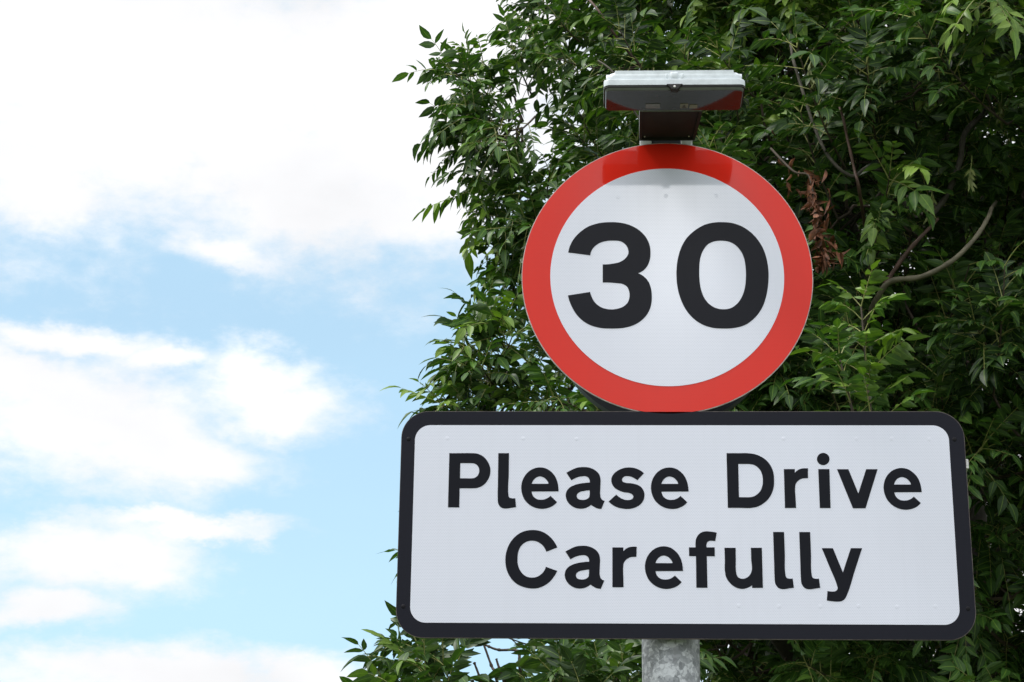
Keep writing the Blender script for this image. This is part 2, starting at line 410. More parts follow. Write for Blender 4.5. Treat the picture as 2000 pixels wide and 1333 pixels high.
 '3': [[(-203.6,51.2,1),(-199.9,66,0),(-192.2,81.5,0),(-178.8,97,0),(-161.6,109.4,0),(-140.4,116.6,0),(-117.4,119,0),(-94.4,117.5,0),(-73.3,111.2,0),(-55.2,99.7,0),(-42,84.1,0),(-35.1,67.6,0),(-33.2,49.1,0),(-35.9,30.6,0),(-41.7,18.3,0),(-50.4,9.2,0),(-59.4,4.7,1),(-49.5,-1,0),(-39.2,-12.3,0),(-33.7,-26.5,0),(-31.6,-44.8,0),(-33.2,-65,0),(-40,-83.1,0),(-52.4,-98.2,0),(-69.4,-109.2,0),(-88.3,-114.8,0),(-112.8,-116.5,0),(-137.3,-115.1,0),(-158,-109,0),(-175,-98,0),(-188.2,-82.9,0),(-197.7,-64.7,0),(-204,-44,1),(-158.5,-36.4,1),(-154.1,-49.6,0),(-146.6,-61.7,0),(-135.2,-70.2,0),(-120.1,-74.5,0),(-105,-73.9,0),(-90.8,-68.9,0),(-81.3,-59.8,0),(-77.6,-47.7,0),(-78.3,-34.5,0),(-82.9,-24.4,0),(-90.5,-19.3,0),(-102.8,-17.2,0),(-132.4,-15.7,1),(-132.3,24.5,1),(-110.2,26.3,0),(-96.8,29.7,0),(-85.3,37.9,0),(-79.2,48.2,0),(-80,59.5,0),(-85.1,68.8,0),(-94.6,75.6,0),(-109.9,77.5,0),(-125.2,76.5,0),(-140.5,71,0),(-151.1,61.8,0),(-155.9,53.5,0),(-157.8,44.7,1)]],
 '0': [[(115.7,118.2,0),(134.2,116.7,0),(153.1,110.4,0),(171.9,97.9,0),(187.6,80.3,0),(199.3,58.7,0),(206.2,34,0),(208.8,7.5,0),(207.3,-21,0),(201.8,-49.3,0),(191.6,-75.4,0),(176,-95.5,0),(156.9,-109.5,0),(136.1,-115.5,0),(111.7,-116.8,0),(91.1,-115,0),(70.6,-107.8,0),(52.1,-94.3,0),(36.4,-73.2,0),(26.4,-48.9,0),(20.6,-20.5,0),(19.7,8,0),(23,36.6,0),(31.1,63.3,0),(43.8,84.9,0),(61.3,101.4,0),(80.6,112.7,0),(97.9,117.2,0)],[(114.8,76.6,0),(127.5,74.9,0),(140.6,68.1,0),(151.7,55.7,0),(158.9,39.3,0),(162.1,17.8,0),(162,-6.6,0),(158.6,-31,0),(151.9,-49.2,0),(142.1,-63.3,0),(129.6,-72.3,0),(114.5,-74.9,0),(99.5,-72.3,0),(86.5,-64.2,0),(76.4,-51,0),(69.8,-32.8,0),(66.8,-8.4,0),(66.9,16,0),(69.6,38.5,0),(76.7,57,0),(85.4,68.3,0),(98.9,75,0)]],
}
WORDS = [('P',(0,0)),('l',(0,0)),('e',(0,0)),('a',(0,0)),('s',(0,0)),('e',(258.1,0.2)),('D',(0,0)),('r',(0,0)),('i',(0,0)),('v',(0,0)),('e',(717.9,-0.3)),('C',(0,0)),('a',(-1.5,-161.0)),('r',(-341.6,-160.6)),('e',(244.5,-160.8)),('f',(0,0)),('u',(0,0)),('l',(544,-160.8)),('l',(595.1,-160.8)),('y',(0,0))]
YOUNG = [(0.621, 1.45, 3.098), (0.608, 1.5, 3.607), (0.599, 1.5, 3.156), (0.535, 1.45, 3.436)]
MAIN_SHOOTS = [((-0.443,2.85,4.852),(-0.629,2.6,4.956)),((-0.438,2.95,4.985),(-0.591,2.7,5.059)),((-0.476,2.75,4.866),(-0.703,2.5,4.895)),((-0.434,2.65,4.716),(-0.647,2.4,4.715)),((-0.419,2.75,4.723),(-0.67,2.5,4.646)),((-0.404,2.85,4.728),(-0.64,2.6,4.594)),((-0.394,2.55,4.668),(-0.516,2.3,4.55)),((-0.239,3.05,5.316),(-0.437,2.8,5.195)),((-0.218,2.95,5.154),(-0.395,2.7,5.026)),((-0.201,3.25,5.513),(-0.407,3.0,5.401)),((-0.221,3.25,5.651),(-0.428,3.0,5.49)),((-0.339,2.85,4.504),(-0.477,2.6,4.407)),((-0.335,2.75,4.402),(-0.533,2.5,4.317)),((-0.317,2.75,4.323),(-0.522,2.5,4.222)),((-0.282,2.85,4.305),(-0.429,2.6,4.158)),((-0.244,2.75,4.149),(-0.355,2.5,4.035)),((-0.295,2.55,4.299),(-0.419,2.3,4.195)),((-0.316,2.65,4.457),(-0.424,2.4,4.368)),((-0.447,2.55,3.76),(-0.565,2.3,3.834)),((-0.476,2.45,3.744),(-0.598,2.2,3.764)),((-0.476,2.45,3.708),(-0.589,2.2,3.694)),((-0.497,2.55,3.687),(-0.61,2.3,3.641)),((-0.454,2.35,3.64),(-0.517,2.1,3.66)),((-0.502,2.65,3.665),(-0.599,2.4,3.604)),((-0.225,2.75,3.845),(-0.353,2.5,3.851)),((-0.223,2.55,3.705),(-0.363,2.3,3.693)),((-0.256,2.45,3.602),(-0.367,2.2,3.557)),((-0.208,2.85,3.936),(-0.304,2.6,3.942)),((-0.22,2.25,3.556),(-0.29,2.0,3.51)),((-0.537,2.45,3.324),(-0.635,2.2,3.252)),((-0.534,2.45,3.187),(-0.638,2.2,3.141)),((-0.534,2.65,3.538),(-0.622,2.4,3.485)),((-0.353,2.75,4.265),(-0.487,2.5,4.165)),((-0.451,2.85,4.636),(-0.532,2.6,4.534)),((-0.37,2.75,4.149),(-0.459,2.5,4.081)),((-0.491,2.45,3.584),(-0.586,2.2,3.566))]
SHRUB_SHOOTS = [((-0.523,1.45,2.413),(-0.683,1.3,2.587)),((-0.533,1.4,2.405),(-0.715,1.25,2.511)),((-0.516,1.55,2.455),(-0.633,1.4,2.647)),((-0.49,1.35,2.398),(-0.601,1.2,2.542)),((-0.469,1.45,2.413),(-0.557,1.3,2.587)),((-0.489,1.35,2.358),(-0.688,1.2,2.425)),((-0.509,1.25,2.344),(-0.615,1.1,2.434)),((-0.257,1.65,2.431),(-0.255,1.5,2.585)),((-0.23,1.75,2.46),(-0.201,1.6,2.632)),((-0.173,1.65,2.445),(-0.132,1.5,2.586)),((-0.145,1.75,2.461),(-0.062,1.6,2.618)),((-0.119,1.55,2.403),(-0.046,1.4,2.514)),((-0.255,1.55,2.389),(-0.28,1.4,2.526)),((-0.2,1.45,2.388),(-0.173,1.3,2.496)),((-0.09,1.65,2.418),(-0.105,1.5,2.559)),((-0.203,1.95,2.461),(-0.261,1.8,2.698)),((-0.116,1.95,2.477),(-0.159,1.8,2.699)),((-0.057,1.95,2.477),(-0.072,1.8,2.714))]
LIMB = [(0.67, 2.25, 3.676), (0.703, 2.1, 3.761), (0.728, 2.0, 3.817), (0.767, 1.95, 3.857), (0.853, 1.9, 3.853), (0.939, 1.85, 3.885), (1.013, 1.85, 3.96), (1.067, 1.9, 4.048)]
LIMB2 = [(0.752, 1.98, 3.859), (0.819, 1.95, 3.95), (0.869, 1.95, 4.006), (0.932, 2.0, 4.086)]
LIMB3 = [(0.932, 2.1, 4.142), (0.984, 2.1, 4.213), (1.042, 2.15, 4.352), (1.075, 2.2, 4.475), (1.177, 2.3, 4.607)]
DEAD = [(0.393, 1.75, 4.215), (0.454, 1.7, 4.116), (0.5, 1.7, 4.099), (0.509, 1.68, 3.999), (0.521, 1.68, 3.9), (0.536, 1.68, 3.826)]
LIMB4 = [(0.505, 2.1, 4.747), (0.528, 2.05, 4.572), (0.565, 2.0, 4.384), (0.603, 1.95, 4.263), (0.665, 1.95, 4.21), (0.729, 2.0, 4.258)]
LIMB5 = [(0.635, 1.95, 4.449), (0.65, 1.92, 4.328), (0.667, 1.92, 4.223), (0.686, 1.95, 4.14)]
LIMB6 = [(-0.143, 2.2, 4.959), (-0.083, 2.2, 4.861), (-0.03, 2.25, 4.81), (0.034, 2.3, 4.738)]
LIMB7 = [(-0.079, 1.9, 4.546), (-0.014, 1.95, 4.435), (0.06, 2.0, 4.333)]
BARE1 = [(-0.347, 1.5, 2.585), (-0.354, 1.5, 2.623), (-0.403, 1.5, 2.626), (-0.43, 1.5, 2.635), (-0.462, 1.5, 2.649)]
BARE2 = [(-0.411, 1.5, 2.557), (-0.423, 1.5, 2.584), (-0.448, 1.5, 2.651)]
BARE3 = [(-0.437, 1.4, 2.505), (-0.45, 1.4, 2.539), (-0.464, 1.4, 2.575)]
BARE4 = [(-0.386, 1.45, 2.535), (-0.4, 1.45, 2.569), (-0.408, 1.45, 2.594)]
CLOUDS = [(-0.2516, 0.4883, 0.3297, 0.1191), (-0.076, 0.4845, 0.1376, 0.1112), (-0.0745, 0.4299, 0.0961, 0.0529), (-0.145, 0.4098, 0.0923, 0.0397), (-0.0955, 0.3993, 0.0689, 0.0251), (-0.2722, 0.4227, 0.1045, 0.0503), (-0.1731, 0.4257, 0.0959, 0.0503), (-0.1182, 0.421, 0.087, 0.0397), (-0.1257, 0.4655, 0.1481, 0.0794), (-0.283, 0.3994, 0.0546, 0.0238), (-0.1916, 0.3797, 0.0399, 0.0146), (-0.2599, 0.2904, 0.0912, 0.0397), (-0.2133, 0.2786, 0.0716, 0.0199), (-0.1553, 0.3015, 0.0471, 0.0185), (-0.1666, 0.316, 0.0362, 0.0159), (-0.2712, 0.3315, 0.0644, 0.0106), (-0.2165, 0.3231, 0.0391, 0.0106), (-0.2845, 0.3106, 0.0556, 0.0212), (-0.2615, 0.224, 0.0706, 0.0199), (-0.2105, 0.2403, 0.0572, 0.0069), (-0.2691, 0.1992, 0.0405, 0.0119), (-0.213, 0.1705, 0.1128, 0.0172), (-0.1338, 0.1733, 0.043, 0.0132)]

NSHOOT = 1450
SKY_TINT = (1.0, 1.0, 1.0)
VEIL = 0.52
VEIL_COL = (7.4, 11.1, 13.7)
CLOUD_COL = (10.9, 10.85, 11.0)
GLOW = [(3.10, 0.39, 0.032, 0.055, 1.8), (3.14, 0.95, 1.3, 0.42, 1.9)]
KEYS = [(0.90, 1.95, 4.10), (1.02, 1.9, 4.18), (0.55, 2.0, 4.6), (1.15, 2.0, 4.45)]


# ------------------------------------------------------------------ the road sign
sign = empty('road_sign', (0, 0.08, 0),
             'lamp topped round 30 sign above a Please Drive Carefully plate on one galvanised post', 'road sign')

# post, with a concrete foot at the verge
bm = bmesh.new()
add_tube(bm, [(0, 0.08, -0.15), (0, 0.08, 1.2), (0, 0.08, 2.6), (0, 0.08, ZC + 0.285)], [0.057] * 4, 64)
post = bm_obj('post', bm, M['galv'], sign)
smooth_by_angle(post)

# round sign: aluminium disc, red film ring and white film face laid on it, digits on top
bm = bmesh.new()
add_prism(bm, circle_pts(0, ZC, 0.3), 0.0, 0.004, 0.0008, 1)
disc = bm_obj('speed_limit_disc', bm, M['edge'], sign)
smooth_by_angle(disc)
disc['label'] = 'round red bordered white disc with a black 30'


def film_sheet(name, pts, y, mat, parent):
    bm = bmesh.new()
    add_prism(bm, pts, y, y + 0.0006)
    return bm_obj(name, bm, mat, parent)


film_sheet('red_border', circle_pts(0, ZC, 0.2983), -0.0007, M['red_film'], disc)
film_sheet('white_face', circle_pts(0, ZC, 0.2405), -0.0013, M['white_film'], disc)


def glyph_mesh(name, loops, dx=0.0, dz=0.0, y=-0.00165, depth=0.0003):
    """Fill outlines (mm on the sign face; 1 marks a corner) through a 2D curve."""
    cu = bpy.data.curves.new(name, 'CURVE')
    cu.dimensions = '2D'
    cu.fill_mode = 'BOTH'
    for lp in loops:
        pts = []
        n = len(lp)
        for i in range(n):
            p0, p1, p2, p3 = lp[i - 1], lp[i], lp[(i + 1) % n], lp[(i + 2) % n]
            a, b = np.array(p1[:2], float), np.array(p2[:2], float)
            if p1[2] and p2[2]:
                pts.append(a)
                continue
            q0 = a if p1[2] else np.array(p0[:2], float)
            q3 = b if p2[2] else np.array(p3[:2], float)
            d = np.linalg.norm(b - a)
            d0 = max(np.linalg.norm(a - q0), 1e-6)
            d3 = max(np.linalg.norm(q3 - b), 1e-6)
            # finite-difference tangents scaled to this segment
            def tang(u, v, w, du, dv):
                s1 = (v - u) / du; s2 = (w - v) / dv
                return (s1 * dv + s2 * du) / (du + dv) * d
            t1 = tang(q0, a, b, d0, d) if not p1[2] else None
            t2 = tang(a, b, q3, d, d3) if not p2[2] else None
            if t1 is None: t1 = 2 * (b - a) - t2 if t2 is not None else b - a
            if t2 is None: t2 = 2 * (b - a) - t1
            for k in range(6):
                t = k / 6
                h1 = 2 * t**3 - 3 * t**2 + 1; h2 = t**3 - 2 * t**2 + t; h3 = -2 * t**3 + 3 * t**2; h4 = t**3 - t**2
                pts.append(a * h1 + t1 * h2 + b * h3 + t2 * h4)
        sp = cu.splines.new('POLY')
        sp.points.add(len(pts) - 1)
        for i, q in enumerate(pts):
            sp.points[i].co = ((q[0] + dx) / 1000, (q[1] + dz) / 1000, 0, 1)
        sp.use_cyclic_u = True
    cu.extrude = depth / 2
    ob = bpy.data.objects.new('tmp', cu)
    COL.objects.link(ob)
    dg = bpy.context.evaluated_depsgraph_get()
    me = bpy.data.meshes.new_from_object(ob.evaluated_get(dg))
    bpy.data.objects.remove(ob)
    bpy.data.curves.remove(cu)
    for v in me.vertices:
        x, yy, zz = v.co
        v.co = (x, y - zz, yy + ZC)
    me.materials.clear()
    return me


for ch in '30':
    link('digit', glyph_mesh('digit', GLYPHS[ch]), M['black_digit'], disc)

# dark smaller plate of the clip assembly behind the disc
bm = bmesh.new()
add_prism(bm, circle_pts(0.0, ZC - 0.045, 0.235, 96), 0.14, 0.17, 0.006, 2)
drum = bm_obj('back_plate', bm, M['drum'], sign)
smooth_by_angle(drum)
for z in (ZC + 0.14, ZC - 0.14):
    bm = bmesh.new()
    add_box(bm, (-0.2, 0.0045, z - 0.02), (0.2, 0.022, z + 0.02), 0.002, 1)
    bm_obj('fixing_channel', bm, M['rail'], disc)

# message plate
PX0, PX1, PZ0, PZ1 = -0.5391, 0.5876, ZC - 0.7559, ZC - 0.2933
bm = bmesh.new()
add_prism(bm, round_rect(PX0, PX1, PZ0, PZ1, 0.055), 0.0, 0.004, 0.0006, 1)
plate = bm_obj('message_plate', bm, M['dark_edge'], sign)
smooth_by_angle(plate)
plate['label'] = 'black edged white plate reading Please Drive Carefully'
film_sheet('black_border', round_rect(PX0 + 0.0012, PX1 - 0.0012, PZ0 + 0.0012, PZ1 - 0.0012, 0.054), -0.0007, M['black_film'], plate)
film_sheet('white_panel', round_rect(-0.5111, 0.5563, ZC - 0.726, ZC - 0.3231, 0.031), -0.0013, M['white_film'], plate)
for ch, (dx, dz) in WORDS:
    link('letter', glyph_mesh('letter', GLYPHS[ch], dx, dz), M['black_letter'], plate)


def dome(name, x, z, y, r, h, mat, parent):
    bm = bmesh.new()
    rings = []
    for k in range(5):
        a = math.pi / 2 * k / 4
        rr, yy = r * math.cos(a), -h * math.sin(a)
        if k == 4:
            top = bm.verts.new((x, y + yy, z))
        else:
            rings.append([bm.verts.new((x + rr * math.cos(t), y + yy, z + rr * math.sin(t))) for t in np.linspace(0, 2 * math.pi, 16, endpoint=False)])
    for i in range(3):
        for k in range(16):
            bm.faces.new((rings[i][k], rings[i][(k + 1) % 16], rings[i + 1][(k + 1) % 16], rings[i + 1][k]))
    for k in range(16):
        bm.faces.new((rings[3][k], rings[3][(k + 1) % 16], top))
    return bm_obj(name, bm, mat, parent, True)


for x, z in ((-0.524, -0.352), (0.5675, -0.352), (0.573, -0.694), (-0.5245, -0.694)):
    dome('bolt', x, ZC + z, -0.0007, 0.0045, 0.0012, M['bolt'], plate)
for x, z in ((-0.446, -0.351), (-0.293, -0.351), (-0.186, -0.352), (0.228, -0.351), (0.373, -0.351), (0.443, -0.351), (0.517, -0.352),
             (0.13, -0.69), (0.208, -0.691), (0.288, -0.691), (0.362, -0.69), (0.436, -0.691), (0.51, -0.69)):
    dome('stud', x, ZC + z, -0.0013, 0.0042, 0.0002, M['white_film'], plate)
for x, z in ((-0.10, 0.175), (0.0, 0.178), (0.105, 0.178)):
    dome('stud', x, ZC + z, -0.0013, 0.0042, 0.00015, M['white_film'], disc)
for z in (ZC - 0.40, ZC - 0.65):
    bm = bmesh.new()
    add_box(bm, (-0.50, 0.0045, z - 0.011), (0.5935 if z > ZC - 0.5 else 0.52, 0.022, z + 0.009), 0.0015, 1)
    bm_obj('back_rail', bm, M['rail'], plate)

# lamp above the disc: arm reaching forward from the post top, shallow housing over a smoky lens
LX = 0.011
ZL = ZC + 0.3065
bm = bmesh.new()


def lamp_shell(bm, hw, y0, y1, z0, z1, r, bev, seg=5):
    """Rounded-rectangle tub seen from above, extruded in z with a softened top edge."""
    pts = round_rect(LX - hw, LX + hw, y0, y1, r, 8)
    lo = [bm.verts.new((x, y, z0)) for x, y in pts]
    hi = [bm.verts.new((x, y, z1)) for x, y in pts]
    n = len(pts)
    top = bm.faces.new(hi)
    bm.faces.new(lo[::-1])
    for i in range(n):
        bm.faces.new((lo[i], lo[(i + 1) % n], hi[(i + 1) % n], hi[i]))
    if bev:
        bmesh.ops.bevel(bm, geom=list(top.edges), offset=bev, segments=seg, affect='EDGES', profile=0.5)


YF, YB = -0.243, -0.141
lamp_shell(bm, 0.1415, YF, YB, ZL + 0.0087, ZL + 0.0222, 0.012, 0.003, 3)
lamp_shell(bm, 0.1365, YF + 0.004, YB - 0.003, ZL + 0.0224, ZL + 0.0425, 0.018, 0.0135, 8)
add_box(bm, (LX - 0.009, YF + 0.002, ZL + 0.0224), (LX + 0.009, YF + 0.03, ZL + 0.0395), 0.004, 3)
for sx in (-0.016, 0.016):
    add_box(bm, (LX + sx - 0.003, YF + 0.0025, ZL + 0.0224), (LX + sx + 0.003, YF + 0.025, ZL + 0.036), 0.0024, 2)
lamp = bm_obj('sign_lamp', bm, M['housing'], sign)
smooth_by_angle(lamp, 40)
lamp['label'] = 'pale shallow box lamp with a smoky lens over the round sign'
bm = bmesh.new()
lamp_shell(bm, 0.1410, YF + 0.0008, YB - 0.001, ZL + 0.0046, ZL + 0.0085, 0.012, 0.0)
bm_obj('gasket', bm, M['gasket'], lamp)
bm = bmesh.new()
pts = round_rect(LX - 0.1385, LX + 0.1385, YF + 0.003, YB - 0.003, 0.011, 8)
lo_pts = round_rect(LX - 0.1365, LX + 0.1365, YF + 0.0075, YB - 0.005, 0.010, 8)
hi = [bm.verts.new((x, y, ZL + 0.0044)) for x, y in pts]
mi = [bm.verts.new((x, y, ZL + 0.002)) for x, y in round_rect(LX - 0.138, LX + 0.138, YF + 0.0042, YB - 0.0035, 0.011, 8)]
lo = [bm.verts.new((x, y, ZL)) for x, y in lo_pts]
n = len(pts)
for A, B in ((lo, mi), (mi, hi)):
    for i in range(n):
        bm.faces.new((A[i], A[(i + 1) % n], B[(i + 1) % n], B[i]))
bm.faces.new(hi)
lip = bm_obj('lens_lip', bm, M['lip'], lamp)
smooth_by_angle(lip, 50)
bm = bmesh.new()
lamp_shell(bm, 0.1362, YF + 0.0078, YB - 0.0053, ZL - 0.0012, ZL + 0.001, 0.0098, 0.0)
bm_obj('lens', bm, M['lens'], lamp)
bm = bmesh.new()
lamp_shell_pts = [(LX - 0.016, ZL + 0.009), (LX + 0.016, ZL + 0.009), (LX + 0.006, ZL - 0.003), (LX - 0.006, ZL - 0.003)]
add_prism(bm, lamp_shell_pts, YF - 0.004, YF + 0.012, 0.0015, 2)
bm_obj('catch', bm, M['gasket'], lamp)
dome('catch_screw', LX, ZL + 0.0025, YF - 0.004, 0.0026, 0.0016, M['rail'], lamp)
for x0, x1, y0, y1, mt in ((0.025, 0.041, -0.178, -0.158, 'sticker'), (0.044, 0.060, -0.173, -0.157, 'sticker'), (-0.045, -0.016, -0.178, -0.158, 'lip')):
    bm = bmesh.new()
    add_box(bm, (x0, y0, ZL - 0.0022), (x1, y1, ZL - 0.0013))
    bm_obj('sticker', bm, M[mt], lamp)
bm = bmesh.new()
tri = [(0.028, -0.160), (0.038, -0.160), (0.033, -0.176)]
vs = [bm.verts.new((x, y, ZL - 0.0026)) for x, y in tri]
bm.faces.new(vs)
bm_obj('warning_triangle', bm, M['warning'], lamp)
# arm: an open-bottomed box with a rolled rim
bm = bmesh.new()
ax0, ax1 = -0.054, 0.067
top = [(ax0, 0.001), (ax0 - 0.003, YB + 0.001), (ax1 + 0.005, YB + 0.001), (ax1 - 0.004, 0.001)]
b0 = [bm.verts.new((x, y, ZL - 0.0005)) for x, y in top]
b1 = [bm.verts.new((x, y, ZL + 0.038)) for x, y in top]
bm.faces.new(b1[::-1])
for i in range(4):
    bm.faces.new((b0[i], b0[(i + 1) % 4], b1[(i + 1) % 4], b1[i]))
inn = [(ax0 + 0.005, -0.004), (ax0 + 0.003, YB + 0.004), (ax1 - 0.002, YB + 0.004), (ax1 - 0.009, -0.004)]
c0 = [bm.verts.new((x, y, ZL - 0.0005)) for x, y in inn]
c1 = [bm.verts.new((x, y, ZL + 0.004)) for x, y in inn]
for i in range(4):
    bm.faces.new((b0[i], c0[i], c0[(i + 1) % 4], b0[(i + 1) % 4]))
    bm.faces.new((c0[i], c1[i], c1[(i + 1) % 4], c0[(i + 1) % 4]))
bm.faces.new(c1)
me = bpy.data.meshes.new('lamp_arm')
bmesh.ops.recalc_face_normals(bm, faces=bm.faces)
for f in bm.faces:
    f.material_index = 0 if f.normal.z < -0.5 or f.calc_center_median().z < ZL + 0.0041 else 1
bm.to_mesh(me); bm.free()
link('lamp_arm', me, [M['arm_under'], M['arm_side']], sign)
for x in (ax0 + 0.011, ax1 - 0.017):
    bm = bmesh.new()
    bmesh.ops.create_uvsphere(bm, u_segments=12, v_segments=8, radius=0.0018)
    for v in bm.verts: v.co += Vector((x, -0.012, ZL + 0.0035))
    bm_obj('arm_screw', bm, M['rail'], sign, True)
# bracket clamping the arm to the post top
bm = bmesh.new()
add_box(bm, (-0.048, 0.012, ZC + 0.24), (0.054, 0.145, ZL + 0.036), 0.003, 2)
brk = bm_obj('lamp_bracket', bm, M['drum'], sign)
for x0, x1 in ((-0.053, -0.028), (0.034, 0.058)):
    bm = bmesh.new()
    add_box(bm, (x0, 0.0055, ZC + 0.25), (x1, 0.0117, ZL + 0.012), 0.0015, 2)
    bm_obj('lug', bm, M['bracket'], brk)


# ------------------------------------------------------------------ foliage
def nrm(a):
    return a / np.maximum(np.linalg.norm(a, axis=-1, keepdims=True), 1e-9)


UP = np.array([0.0, 0.0, 1.0])


class Foliage:
    """Collects pinnate leaves, stalks and twigs; builds one mesh for a crown."""
    def __init__(self):
        self.V, self.T, self.MI, self.TONE, self.nv = [], [], [], [], 0

    def add(self, V, T, mi, tone):
        self.V.append(V); self.T.append(T + self.nv); self.MI.append(np.full(len(T), mi)); self.TONE.append(tone)
        self.nv += len(V)

    def tubes(self, P, R, mi, sides=3):
        """P: (N, K, 3) centre lines, R: (N, K) radii."""
        n, k, _ = P.shape
        Tn = np.empty_like(P)
        Tn[:, 1:-1] = P[:, 2:] - P[:, :-2]
        Tn[:, 0] = P[:, 1] - P[:, 0]
        Tn[:, -1] = P[:, -1] - P[:, -2]
        Tn = nrm(Tn)
        ref = np.array([0.31, 0.17, 0.93])
        A = nrm(np.cross(Tn, ref) + 1e-6)
        B = np.cross(Tn, A)
        ths = np.arange(sides) * 2 * np.pi / sides
        V = P[:, :, None, :] + R[:, :, None, None] * (A[:, :, None, :] * np.cos(ths)[None, None, :, None] + B[:, :, None, :] * np.sin(ths)[None, None, :, None])
        idx = np.arange(n * k * sides).reshape(n, k, sides)
        a = idx[:, :-1, :]; b = np.roll(a, -1, 2); c = idx[:, 1:, :]; d = np.roll(c, -1, 2)
        T = np.concatenate([np.stack([a, b, d], -1).reshape(-1, 3), np.stack([a, d, c], -1).reshape(-1, 3)])
        self.add(V.reshape(-1, 3), T, mi, np.zeros((n * k * sides, 3)) + 0.5)

    def leaflets(self, O, D, Nn, L, Wd, fold, curl, tone, mi=0):
        n = len(O)
        D = nrm(D); S = nrm(np.cross(D, Nn)); Nn = np.cross(S, D)
        rows = np.array([0.14, 0.34, 0.58, 0.80]); w = np.array([0.66, 1.0, 0.88, 0.46])
        side = rng.normal(0, 0.10, n)
        wav = rng.normal(0, 0.10, (n, 4))
        tw = rng.normal(0, 0.35, n)

        def pos(t, u, k=None):
            h = -curl * t * t * L + fold * np.abs(u)
            if k is not None:
                h = h + wav[:, k] * u + tw * t * u
            return O + D * (t * L)[:, None] + S * (u + side * t * (1 - t) * L)[:, None] + Nn * h[:, None]
        V = np.empty((n, 14, 3)); TO = np.zeros((n, 14, 3)); TO[:, :, 0] = tone[:, None]
        one = np.ones(n)
        V[:, 0] = pos(0 * one, 0 * one)
        for i in range(4):
            for j, u in enumerate((-1, 0, 1)):
                V[:, 1 + 3 * i + j] = pos(rows[i] * one, u * w[i] * Wd, i)
                TO[:, 1 + 3 * i + j, 1] = u
        V[:, 13] = pos(one, 0 * one)
        t = [(0, 2, 1), (0, 3, 2)]
        for i in range(3):
            for j in range(2):
                a = 1 + 3 * i + j; b = a + 1; c = a + 3; d = b + 3
                t += [(a, b, d), (a, d, c)]
        t += [(10, 11, 13), (11, 12, 13)]
        T = (np.array(t)[None] + (np.arange(n) * 14)[:, None, None]).reshape(-1, 3)
        self.add(V.reshape(-1, 3), T, mi, TO.reshape(-1, 3))

    def leaves(self, O, D, Nn, S, tone, wmul=1.0, droopy=1.0):
        """Pinnate compound leaves: O base, D direction, Nn upper side, S size factor."""
        n = len(O)
        if n == 0:
            return
        D = nrm(D); B = nrm(np.cross(D, Nn)); Nn = np.cross(B, D)
        Lr = S * rng.uniform(0.135, 0.21, n)
        droop = rng.uniform(0.05, 0.45, n) * droopy
        G = -UP

        def P(s):
            return O + D * (Lr * s)[:, None] + G * (droop * Lr * s * s)[:, None]

        def Tg(s):
            return nrm(D + G * (2 * droop * s)[:, None])
        K = np.stack([P(s * np.ones(n)) for s in (0, 0.25, 0.5, 0.75, 1.0)], 1)
        self.tubes(K, np.array([0.0021, 0.0018, 0.0015, 0.0012, 0.0007])[None] * np.ones((n, 1)), 1)
        npair = rng.integers(3, 6, n)
        for j in range(5):
            m = npair > j
            if not m.any():
                continue
            s = np.clip(0.34 + 0.60 * j / np.maximum(npair - 0.6, 1), 0, 0.97)
            prof = (0.78, 0.98, 1.06, 1.02, 0.92)[j]
            for sg in (-1, 1):
                mm = m & (rng.random(n) > 0.03)
                k = mm.sum()
                ss = np.clip(s + rng.normal(0, 0.012, n), 0, 1)
                o = P(ss)[mm]; t = Tg(ss)[mm]
                a = np.radians(rng.normal(56, 9, k))
                nn = nrm(Nn[mm] + rng.normal(0, 0.22, (k, 3)))
                d = t * np.cos(a)[:, None] + B[mm] * (sg * np.sin(a))[:, None] + G * rng.uniform(-0.05, 0.42, k)[:, None] * droopy
                L = S[mm] * prof * rng.normal(0.064, 0.007, k)
                self.leaflets(o, d, nn, L, L * wmul * rng.normal(0.172, 0.02, k), rng.uniform(0.05, 0.55, k), rng.uniform(0.02, 0.42, k),
                              np.clip(tone[mm] + rng.normal(0, 0.10, k), 0, 1))
        L = S * rng.normal(0.070, 0.007, n)
        self.leaflets(P(np.ones(n)), Tg(np.ones(n)) + G * rng.uniform(0, 0.5, n)[:, None], Nn, L, L * wmul * rng.normal(0.18, 0.02, n),
                      rng.uniform(0.05, 0.5, n), rng.uniform(0.05, 0.45, n), np.clip(tone + rng.normal(0.03, 0.08, n), 0, 1))

    def shoots(self, A, Bp, size=1.0, tone0=0.40, wmul=1.0, bend=0.18, step=0.045, r0=0.0042, droopy=1.0, keep=None):
        """Leafy shoots from A to Bp (N, 3): opposite pairs along the twig, a tuft at the tip."""
        n = len(A)
        v = Bp - A
        L = np.linalg.norm(v, axis=1)
        d = nrm(v)
        perp = nrm(np.cross(d, UP) + 1e-6)
        sag = UP - d * (d @ UP)[:, None]

        def Pt(s):
            return A + v * s[:, None] - sag * (bend * L * 4 * s * (1 - s) * 0.5)[:, None]
        ks = (0, 0.2, 0.4, 0.6, 0.8, 1.0)
        K = np.stack([Pt(s * np.ones(n)) for s in ks], 1)
        self.tubes(K, np.linspace(1, 0.45, 6)[None] * r0 * np.ones((n, 1)), 2, 5)
        O, D, Nn, S, T = [], [], [], [], []
        vig = rng.normal(0, 0.23, n)
